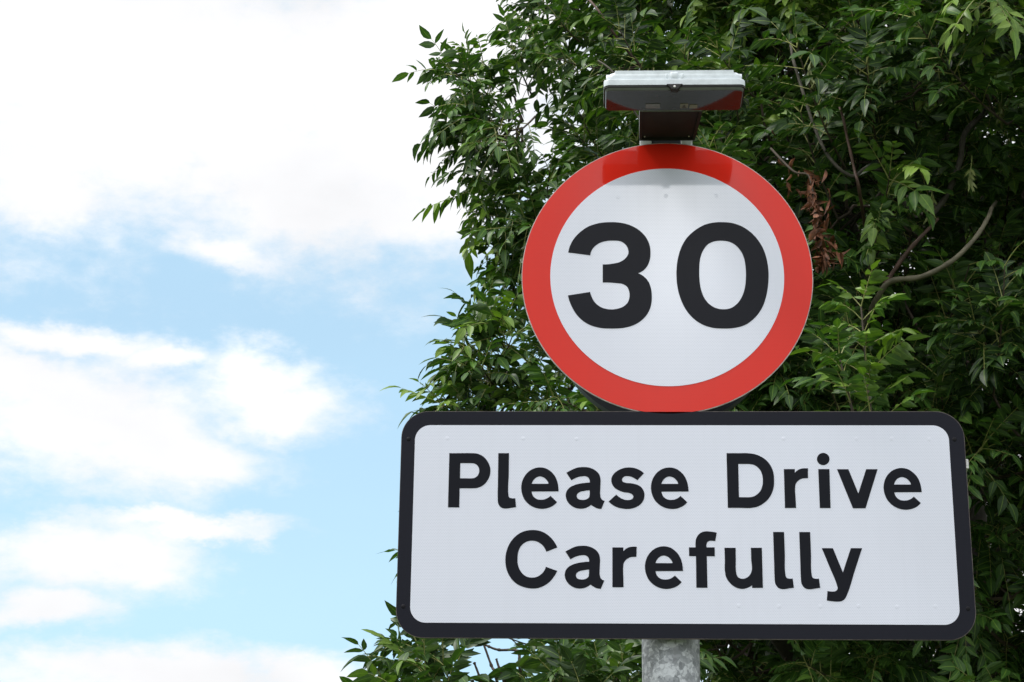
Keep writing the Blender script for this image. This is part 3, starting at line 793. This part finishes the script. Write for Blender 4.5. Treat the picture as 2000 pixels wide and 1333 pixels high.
        for i in range(n):
            m = max(3, int(L[i] / step))
            ph = rng.random() * 2 * np.pi
            for q in range(m + 1):
                s = 0.25 + 0.75 * q / m
                o = Pt(np.full(n, s))[i] if False else A[i] + v[i] * s - sag[i] * (bend * L[i] * 2 * s * (1 - s))
                ax = d[i]; e1 = perp[i]; e2 = np.cross(ax, e1)
                ph += np.pi / 2 + rng.normal(0, 0.2)
                nl = 2 if q < m else 3
                for w in range(nl):
                    th = ph + w * (np.pi if nl == 2 else 2 * np.pi / 3)
                    rad = e1 * np.cos(th) + e2 * np.sin(th)
                    op = rng.uniform(0.7, 1.25) if q < m else rng.uniform(0.25, 0.8)
                    dd = ax * 0.75 + rad * op + UP * 0.12
                    dd /= np.linalg.norm(dd)
                    up = UP + ax * 0.3 + rng.normal(0, 0.3, 3)
                    up = up - dd * (up @ dd)
                    if np.linalg.norm(up) < 0.2: up = np.cross(dd, e1)
                    O.append(o); D.append(dd); Nn.append(up / np.linalg.norm(up))
                    young = 1.0 if q < m else 0.82
                    S.append(size * rng.uniform(0.68, 1.2) * young)
                    T.append(tone0 + vig[i] + (0.10 if q == m else 0) + rng.normal(0, 0.06))
        O, D, Nn, S, T = map(np.array, (O, D, Nn, S, T))
        if keep is not None:
            k = keep(O + D * 0.12)
            O, D, Nn, S, T = O[k], D[k], Nn[k], S[k], T[k]
        self.leaves(O, D, Nn, S, np.clip(T, 0, 1), wmul, droopy)
        return len(O)

    def build(self, name, mats, parent):
        V = np.concatenate(self.V); T = np.concatenate(self.T); MI = np.concatenate(self.MI); TO = np.concatenate(self.TONE)
        me = bpy.data.meshes.new(name)
        me.vertices.add(len(V)); me.vertices.foreach_set('co', V.astype(np.float32).ravel())
        me.loops.add(T.size); me.loops.foreach_set('vertex_index', T.astype(np.int32).ravel())
        me.polygons.add(len(T))
        me.polygons.foreach_set('loop_start', (np.arange(len(T)) * 3).astype(np.int32))
        me.polygons.foreach_set('loop_total', np.full(len(T), 3, np.int32))
        me.polygons.foreach_set('material_index', MI.astype(np.int32))
        me.polygons.foreach_set('use_smooth', np.ones(len(T), bool))
        at = me.attributes.new('tone', 'FLOAT_VECTOR', 'POINT')
        at.data.foreach_set('vector', TO.astype(np.float32).ravel())
        me.update(calc_edges=True)
        return link(name, me, mats, parent)


# ------------------------------------------------------------------ the ash tree behind the sign
tree = empty('ash_tree', (1.55, 4.6, 0), 'tall dense dark green ash tree filling the right side behind the sign', 'tree')
TR = np.array([1.55, 4.6])
trunk_pts = [(1.55, 4.6, -0.1), (1.53, 4.58, 1.2), (1.50, 4.55, 2.4), (1.42, 4.5, 3.6), (1.45, 4.55, 4.8), (1.42, 4.6, 6.0), (1.45, 4.6, 6.9)]
bm = bmesh.new()
tp = spline(trunk_pts, 5)
add_tube(bm, tp, list(np.linspace(0.17, 0.03, len(tp))), 14, 0.12)
bm_obj('trunk', bm, M['bark'], tree, True)

# crown volume: overlapping lobes (centre, radii)
LOBES = [((1.60, 4.0, 4.3), (1.60, 2.2, 2.2)), ((0.62, 3.4, 5.0), (0.72, 1.2, 0.95)), ((0.50, 3.0, 4.3), (0.55, 1.0, 0.60)),
         ((0.48, 2.9, 3.5), (0.55, 0.9, 0.50)), ((1.3, 2.9, 3.35), (0.95, 1.0, 0.7)), ((1.25, 4.0, 2.5), (0.95, 0.9, 0.75)),
         ((1.5, 2.6, 4.4), (0.6, 0.8, 0.9)), ((0.5, 3.8, 2.9), (0.8, 0.9, 0.5))]


def inside(P):
    r = np.full(len(P), 9.0)
    for c, a in LOBES:
        r = np.minimum(r, (((P - np.array(c)) / np.array(a)) ** 2).sum(1))
    return r


def keep_main(P):
    """Leave open the pocket in front of the bare curved limb."""
    k = np.ones(len(P), bool)
    lim = np.array(spline(LIMB[2:], 4) + spline(LIMB2, 3))
    cam = np.array([-0.161, -3.915, 1.598])
    for q, gap in [(q, 0.075) for q in lim] + [(np.array(q), 0.035) for q in spline(LIMB4, 3) + spline(LIMB5, 3)]:
        u = (q - cam) / np.linalg.norm(q - cam)
        w = P - cam
        t = w @ u
        dist = np.linalg.norm(w - t[:, None] * u, axis=1)
        k &= ~((dist < gap) & (t < np.linalg.norm(q - cam) + 0.05))
    return k & (P[:, 1] > 0.55) & (P[:, 0] > -0.37 + 0.03 * rng.normal(0, 1, len(P)))


cand = rng.uniform((-0.6, 1.6, 1.9), (3.1, 6.2, 6.5), (9000, 3))
r = inside(cand)
cand = cand[(r < 1.0)]
r = inside(cand)
# denser towards the outside and towards the road
wgt = 0.35 + 0.65 * r
wgt *= np.clip(1.30 - 0.12 * (cand[:, 1] - 1.6), 0.5, 1.3)
wgt *= np.where(cand[:, 0] > 2.3, 0.45, 1.0)
cand = cand[rng.random(len(cand)) < wgt][:NSHOOT]
axis = np.array([1.45, 4.6, 3.6])
out = cand - axis
out[:, 2] *= 0.6
dirs = nrm(nrm(out) * 0.9 + UP * 0.35 + rng.normal(0, 0.38, cand.shape))
ends = cand + dirs * rng.uniform(0.22, 0.48, len(cand))[:, None]
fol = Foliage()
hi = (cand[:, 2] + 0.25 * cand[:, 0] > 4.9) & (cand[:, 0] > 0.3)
lf = (cand[:, 0] < 0.15) & ~hi
rest = ~hi & ~lf
fol.shoots(cand[lf], ends[lf], 0.92, 0.36, keep=keep_main)
fol.shoots(cand[rest], ends[rest], 1.0, 0.36, wmul=1.14, keep=keep_main)
fol.shoots(cand[hi], ends[hi], 1.02, 0.60, wmul=1.10, keep=keep_main)      # paler tone paints sunlit brightness into the upper right leaves
ms = np.array(MAIN_SHOOTS)
a, b = ms[:, 0], ms[:, 1]
b = a + (b - a) * 0.72
fol.shoots(a, b, 0.93, 0.30, step=0.05, bend=0.1)
# side shoots that fill each of the reaching sprays
for rep in range(1):
    a2 = a + (b - a) * rng.uniform(-0.4, 0.5, (len(a), 1)) + rng.normal(0, 0.035, a.shape)
    b2 = a2 + nrm((b - a) + rng.normal(0, 0.14, a.shape)) * rng.uniform(0.12, 0.22, (len(a), 1))
    fol.shoots(a2, b2, 0.95, 0.32, step=0.055, bend=0.1)

# one strong upright shoot in front, lighter leaves
ua = np.array([YOUNG[0], YOUNG[2]]); ub = np.array([YOUNG[1], YOUNG[3]])
fol.shoots(ua, ub, 0.9, 0.62, wmul=1.1, step=0.055, bend=0.04, r0=0.0055)

# limbs: from the trunk to groups of shoots
starts = np.concatenate([cand, a])
NL = 22
cent = starts[rng.choice(len(starts), NL, replace=False)]
for it in range(6):
    lab = np.argmin(((starts[:, None] - cent[None]) ** 2).sum(2), 1)
    cent = np.array([starts[lab == k].mean(0) if (lab == k).any() else cent[k] for k in range(NL)])
tparr = np.array(tp)
limb_lines = []
for k in range(NL):
    c = cent[k]
    hor = np.linalg.norm(c[:2] - TR)
    zb = np.clip(c[2] - 0.55 * hor - 0.2, 0.9, 6.2)
    base = tparr[np.argmin(np.abs(tparr[:, 2] - zb))]
    m1 = base + (c - base) * 0.4 + UP * 0.02 + rng.normal(0, 0.06, 3)
    m2 = base + (c - base) * 0.75 + UP * 0.10 + rng.normal(0, 0.07, 3)
    tip = c + (c - base) * 0.12 + UP * 0.15
    line = np.array(spline([base, m1, m2, c, tip], 6))
    limb_lines.append(line)
    bm = bmesh.new()
    add_tube(bm, line, list(np.linspace(0.050, 0.008, len(line))), 8, 0.15)
    bm_obj('limb', bm, M['bark'], tree, True)
# twigs joining shoots to the nearest limb
allp = np.concatenate(limb_lines)
near = np.array([((allp - q) ** 2).sum(1).min() for q in starts])
PT, RAD = [], []
for s in starts[np.argsort(near)]:              # grow outwards: later shoots may spring from earlier twigs
    dv = allp - s
    dd = (dv ** 2).sum(1) + np.where(dv[:, 2] > 0.06, 0.25, 0)
    dd *= rng.uniform(0.8, 1.25, len(dd))
    q = allp[np.argmin(dd)]
    mid = (s + q) / 2 - UP * 0.03 + rng.normal(0, 0.025, 3)
    tw = np.stack([q, (q + mid) / 2 - UP * 0.008 + rng.normal(0, 0.008, 3), mid, (mid + s) / 2 + rng.normal(0, 0.008, 3), s])
    PT.append(tw)
    allp = np.concatenate([allp, tw[2:]])
    RAD.append(np.linspace(min(0.0085, 0.0048 + 0.006 * np.linalg.norm(s - q)), 0.0044, 5))
fol.tubes(np.array(PT), np.array(RAD), 2, 5)
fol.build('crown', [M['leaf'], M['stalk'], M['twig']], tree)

# the limbs one sees bare among the leaves
for pts, r0, r1, mt in ((LIMB, 0.0120, 0.0055, 'bark_pale'), (LIMB2, 0.0075, 0.005, 'bark_red'), (LIMB3, 0.009, 0.010, 'bark'),
                        (LIMB4, 0.0045, 0.0065, 'bark'), (LIMB5, 0.004, 0.0055, 'bark_red'), (LIMB6, 0.0035, 0.0055, 'bark_red'), (LIMB7, 0.0025, 0.004, 'bark')):
    if pts is LIMB:
        pts = [(1.10, 3.4, 3.15), (0.80, 2.7, 3.45)] + list(pts) + [(1.10, 2.0, 4.12), (1.17, 2.25, 4.25)]
    if pts is LIMB4:
        pts = [(0.56, 2.5, 5.15)] + list(pts) + [(0.86, 2.35, 4.30), (1.05, 3.2, 3.9)]
    if pts is LIMB5:
        pts = [(0.62, 2.35, 4.85)] + list(pts) + [(0.80, 2.5, 4.0), (1.0, 3.4, 3.6)]
    if pts is LIMB6:
        pts = [(-0.22, 2.4, 5.15)] + list(pts) + [(0.2, 2.7, 4.55), (0.7, 3.4, 4.2)]
    if pts is LIMB7:
        pts = [(-0.13, 1.95, 4.62)] + list(pts) + [(0.2, 2.5, 4.1)]
    sp_ = spline(pts, 6)
    bm = bmesh.new()
    add_tube(bm, sp_, [r * (1 + 0.16 * math.sin(i * 1.7) * random.random()) for i, r in enumerate(np.linspace(r0, r1, len(sp_)))], 10, 0.2)
    ob = bm_obj('bare_limb', bm, M[mt], tree, True)

# hanging spray of dead brown leaves
dead = Foliage()
dl = np.array(spline(DEAD, 8))
dead.tubes(dl[None], np.linspace(0.004, 0.002, len(dl))[None], 1, 5)


def crumpled(c, spread, n):
    o = c[rng.integers(0, len(c), n)] + rng.normal(0, 1, (n, 3)) * np.array(spread)
    d = nrm(np.array([0.05, 0.0, -1.0]) + rng.normal(0, 0.55, (n, 3)))
    L = rng.uniform(0.02, 0.05, n)
    dead.leaflets(o, d, rng.normal(0, 1, (n, 3)), L, L * rng.uniform(0.10, 0.22, n), rng.uniform(0.4, 1.6, n), rng.uniform(-1.0, 1.2, n), rng.random(n))


half = len(dl) * 2 // 5
crumpled(dl[half:], (0.007, 0.016, 0.02), 115)
crumpled(dl[half:-6] + np.array([0.05, 0.05, -0.02]), (0.014, 0.03, 0.03), 26)
crumpled(dl[:half], (0.012, 0.03, 0.025), 12)
dead.build('dead_leaf_spray', [M['dead'], M['twig']], tree)

# hanging bunches of green ash keys
for kx, ky, kz in KEYS:
    ks = Foliage()
    n = 26
    hub = np.array([kx, ky, kz])
    stem_ = np.array(spline([hub + (0.02, 0.05, 0.10), hub + (0.012, 0.02, 0.06), hub + (0.0, 0.0, 0.012), hub - UP * 0.02], 4))
    ks.tubes(stem_[None], np.full((1, len(stem_)), 0.0016), 0, 4)
    o = stem_[rng.integers(4, len(stem_), n)]
    d = nrm(np.array([0, 0, -1.0]) + rng.normal(0, 0.28, (n, 3)))
    L = rng.uniform(0.03, 0.042, n)
    ks.leaflets(o, d, rng.normal(0, 1, (n, 3)), L, L * 0.10, np.full(n, 0.1), rng.uniform(-0.1, 0.2, n), np.full(n, 0.5))
    ks.build('key_cluster', [M['key']], tree)

# ------------------------------------------------------------------ the sapling behind the left end of the plate
sap = empty('ash_sapling', (-0.36, 1.75, 0), 'low leafy ash sapling with bare twigs below the left end of the message plate', 'sapling')
fs = Foliage()
ss = np.array(SHRUB_SHOOTS)
a, b = ss[:, 0], ss[:, 1]
b = a + (b - a) * 0.8
fs.shoots(a, b, 1.0, 0.36, wmul=1.08, step=0.06, bend=0.05)
a2 = a[::2] + (b - a)[::2] * rng.uniform(0.1, 0.5, (len(a[::2]), 1)) + rng.normal(0, 0.03, a[::2].shape)
b2 = a2 + nrm((b - a)[::2] + rng.normal(0, 0.09, a2.shape)) * rng.uniform(0.10, 0.18, (len(a2), 1))
fs.shoots(a2, b2, 0.95, 0.36, wmul=1.08, step=0.07, bend=0.05)
# the rest of the sapling below the frame
n = 50
a3 = np.stack([rng.uniform(-0.75, 0.15, n), rng.uniform(1.35, 2.2, n), rng.uniform(0.5, 1.95, n)], 1)
b3 = a3 + nrm(np.stack([rng.normal(0, 0.5, n), rng.normal(-0.1, 0.4, n), np.full(n, 0.7)], 1)) * rng.uniform(0.15, 0.25, (n, 1))
fs.shoots(a3, b3, 1.0, 0.38, wmul=1.15, step=0.07)
stem = np.array(spline([(-0.36, 1.75, 0), (-0.38, 1.72, 0.8), (-0.33, 1.7, 1.6), (-0.36, 1.68, 2.3)], 6))
bm = bmesh.new()
add_tube(bm, stem, list(np.linspace(0.030, 0.010, len(stem))), 10, 0.12)
bm_obj('trunk', bm, M['bark'], sap, True)
PT = []
for s in np.concatenate([a, a3]):
    dv = stem - s
    q = stem[np.argmin((dv ** 2).sum(1) + np.where(dv[:, 2] > -0.1, 1.0, 0))]
    mid = (s + q) / 2 - UP * 0.03 + rng.normal(0, 0.02, 3)
    PT.append(np.stack([q, (q + mid) / 2, mid, (mid + s) / 2, s]))
fs.tubes(np.array(PT), np.array([0.008, 0.007, 0.006, 0.005, 0.0042])[None] * np.ones((len(PT), 1)), 2, 5)
fs.build('crown', [M['shrub_leaf'], M['stalk'], M['twig']], sap)
for pts in (BARE1, BARE2, BARE3, BARE4):
    pts = list(pts)
    if pts[0][2] < 2.58:
        p0 = np.array(pts[0])
        pts = [tuple(p0 + (np.array([-0.36, 1.68, 2.3]) - p0) * 0.9), tuple(p0 + (np.array([-0.36, 1.68, 2.3]) - p0) * 0.4)] + pts
    else:
        pts = [(-0.34, 1.66, 2.28), (-0.335, 1.56, 2.45)] + pts
    sp_ = spline(pts, 8)
    bm = bmesh.new()
    rad = [0.0052 - 0.0026 * i / len(sp_) + (0.0016 if i % 8 == 0 else 0) for i in range(len(sp_))]
    rad[-2] += 0.002; rad[-1] = 0.0008
    add_tube(bm, sp_, rad, 8, 0.25)
    bm_obj('bare_twig', bm, M['twig'], sap, True)

# ------------------------------------------------------------------ ground
bm = bmesh.new()
for v in ((-400, -400, 0), (400, -400, 0), (400, 400, 0), (-400, 400, 0)):
    bm.verts.new(v)
bm.verts.ensure_lookup_table()
bm.faces.new(bm.verts)
g_ = bm_obj('ground', bm, M['grass'])
tag(g_, 'flat green grass verge under the sign and the trees', 'ground', 'structure')

# ------------------------------------------------------------------ sky and light
SUN_AZ, SUN_EL = math.radians(-98), math.radians(57)      # high to the left, almost in the plane of the sign
w = bpy.data.worlds.new('World')
scene.world = w
w.use_nodes = True
nt = w.node_tree
L = nt.links
bg = nt.nodes['Background']
sky = N(nt, 'ShaderNodeTexSky', sky_type='NISHITA')
sky.sun_disc = False
sky.sun_elevation = SUN_EL
sky.sun_rotation = SUN_AZ
sky.air_density = 1.0
sky.dust_density = 1.5
tc = N(nt, 'ShaderNodeTexCoord')
sep = N(nt, 'ShaderNodeSeparateXYZ')
L.new(tc.outputs['Generated'], sep.inputs[0])
az = mathn(nt, 'ARCTAN2', sep.outputs[0], sep.outputs[1])
el = mathn(nt, 'ARCSINE', sep.outputs[2])
vec = N(nt, 'ShaderNodeCombineXYZ')
L.new(mathn(nt, 'MULTIPLY', az, 0.74), vec.inputs[0])
L.new(mathn(nt, 'MULTIPLY', el, 1.3), vec.inputs[1])


def noise(scale, detail, rough, dist=0.0, off=0.0):
    n = N(nt, 'ShaderNodeTexNoise')
    n.inputs['Scale'].default_value = scale
    n.inputs['Detail'].default_value = detail
    n.inputs['Roughness'].default_value = rough
    n.inputs['Distortion'].default_value = dist
    if off:
        ad = N(nt, 'ShaderNodeVectorMath', operation='ADD')
        ad.inputs[1].default_value = (off, off * 0.7, off * 1.3)
        L.new(vec.outputs[0], ad.inputs[0])
        L.new(ad.outputs[0], n.inputs['Vector'])
    else:
        L.new(vec.outputs[0], n.inputs['Vector'])
    return n.outputs[0]


n_big = noise(11, 9, 0.58, 0.35)
n_fine = noise(38, 8, 0.62, 0.2, 3.7)
wob = mathn(nt, 'MULTIPLY', mathn(nt, 'SUBTRACT', noise(15, 6, 0.6, 0.0, 9.1), 0.5), 0.075)
azw = mathn(nt, 'ADD', az, wob)
elw = mathn(nt, 'ADD', el, mathn(nt, 'MULTIPLY', mathn(nt, 'SUBTRACT', noise(17, 6, 0.6, 0.0, 5.3), 0.5), 0.05))
dens = None
for a0, e0, ra, re in CLOUDS:
    dx = mathn(nt, 'MULTIPLY', mathn(nt, 'SUBTRACT', azw, a0), 1 / ra)
    dy = mathn(nt, 'MULTIPLY', mathn(nt, 'SUBTRACT', elw, e0), 1 / re)
    rr = mathn(nt, 'SQRT', mathn(nt, 'ADD', mathn(nt, 'MULTIPLY', dx, dx), mathn(nt, 'MULTIPLY', dy, dy)))
    v = mathn(nt, 'SUBTRACT', 1.0, rr)
    dens = v if dens is None else mathn(nt, 'SMOOTH_MAX', dens, v, 0.25)
# outside the patch of sky in view: broken cloud everywhere
vis = mathn(nt, 'MAXIMUM', mathn(nt, 'MULTIPLY', mathn(nt, 'SUBTRACT', mathn(nt, 'ABSOLUTE', mathn(nt, 'ADD', az, 0.2)), 0.22), 4.0), mathn(nt, 'MULTIPLY', mathn(nt, 'SUBTRACT', el, 0.50), 6.0))
vis = mathn(nt, 'MINIMUM', vis, 0.7)
dens = mathn(nt, 'MAXIMUM', dens, vis)
dens = mathn(nt, 'ADD', dens, mathn(nt, 'MULTIPLY', mathn(nt, 'SUBTRACT', n_big, 0.5), 1.35))
dens = mathn(nt, 'ADD', dens, mathn(nt, 'MULTIPLY', mathn(nt, 'SUBTRACT', n_fine, 0.5), 0.75))
dens = mathn(nt, 'ADD', dens, mathn(nt, 'MULTIPLY', mathn(nt, 'SUBTRACT', noise(85, 9, 0.66, 0.1, 2.2), 0.5), 0.55))
cl = N(nt, 'ShaderNodeMapRange', interpolation_type='SMOOTHSTEP')
cl.inputs['From Min'].default_value = -0.27
cl.inputs['From Max'].default_value = 0.72
L.new(dens, cl.inputs[0])
# thin high veil over the blue, thicker towards the horizon
veil = mathn(nt, 'MULTIPLY_ADD', noise(6, 5, 0.55, 0.2, 1.9), 0.10, VEIL)
low = mathn(nt, 'MULTIPLY', mathn(nt, 'SUBTRACT', 0.34, el), 0.7, clamp=True)
veil = mathn(nt, 'ADD', veil, low, clamp=True)
blue = mixc(nt, 1.0, sky.outputs[0], SKY_TINT, 'MULTIPLY')
base = mixc(nt, veil, blue, VEIL_COL)
shade = mathn(nt, 'MULTIPLY_ADD', noise(9, 6, 0.5, 0.0, 7.7), 0.5, 0.70)
white = mixc(nt, 1.0, CLOUD_COL, CLOUD_COL)
wv = N(nt, 'ShaderNodeVectorMath', operation='SCALE')
L.new(white, wv.inputs[0]); L.new(shade, wv.inputs['Scale'])
cl_f = mathn(nt, 'MULTIPLY', cl.outputs[0], 0.97)
colr = mixc(nt, cl_f, base, wv.outputs[0])
# cloud mirrored in the disc, plus broad unseen glow added to light the sign
for a0, e0, ra, re, s in GLOW:
    da = mathn(nt, 'SUBTRACT', mathn(nt, 'ABSOLUTE', az), math.pi - abs(a0)) if False else mathn(nt, 'ARCTAN2', mathn(nt, 'SINE', mathn(nt, 'SUBTRACT', az, a0)), mathn(nt, 'COSINE', mathn(nt, 'SUBTRACT', az, a0)))
    dx = mathn(nt, 'MULTIPLY', da, 1 / ra); dy = mathn(nt, 'MULTIPLY', mathn(nt, 'SUBTRACT', el, e0), 1 / re)
    g = mathn(nt, 'EXPONENT', mathn(nt, 'MULTIPLY', mathn(nt, 'ADD', mathn(nt, 'MULTIPLY', dx, dx), mathn(nt, 'MULTIPLY', dy, dy)), -1.0))
    k = N(nt, 'ShaderNodeVectorMath', operation='SCALE')
    L.new(colr, k.inputs[0]); L.new(mathn(nt, 'MULTIPLY_ADD', g, s, 1.0), k.inputs['Scale'])
    colr = k.outputs[0]
L.new(colr, bg.inputs['Color'])
bg.inputs['Strength'].default_value = 0.1

sl = bpy.data.lights.new('sun', 'SUN')
sl.energy = 3.2
sl.angle = math.radians(12)
sl.color = (1.0, 0.96, 0.90)
so = bpy.data.objects.new('sun', sl)
COL.objects.link(so)
sd = Vector((math.sin(SUN_AZ) * math.cos(SUN_EL), math.cos(SUN_AZ) * math.cos(SUN_EL), math.sin(SUN_EL)))
so.rotation_euler = sd.to_track_quat('Z', 'Y').to_euler()
so.location = sd * 30

# ------------------------------------------------------------------ camera
cam = bpy.data.cameras.new('camera')
cam.sensor_width = 36.0
cam.lens = 3967.085 / 2000 * 36.0
cam.clip_end = 2000
co = bpy.data.objects.new('camera', cam)
COL.objects.link(co)
rx, ry, rz = 0.338407, 0.0122938, 0.040128
F = Vector((-math.sin(rz) * math.cos(rx), math.cos(rz) * math.cos(rx), math.sin(rx)))
R0 = Vector((math.cos(rz), math.sin(rz), 0))
U0 = R0.cross(F)
Rr = R0 * math.cos(ry) + U0 * math.sin(ry)
Ur = U0 * math.cos(ry) - R0 * math.sin(ry)
co.matrix_world = Matrix(((Rr.x, Ur.x, -F.x, -0.1609), (Rr.y, Ur.y, -F.y, -3.91545), (Rr.z, Ur.z, -F.z, ZC - 1.52191), (0, 0, 0, 1)))
scene.camera = co

scene.view_settings.view_transform = 'Standard'
scene.view_settings.look = 'None'
scene.view_settings.exposure = 0.0
scene.view_settings.gamma = 1.0
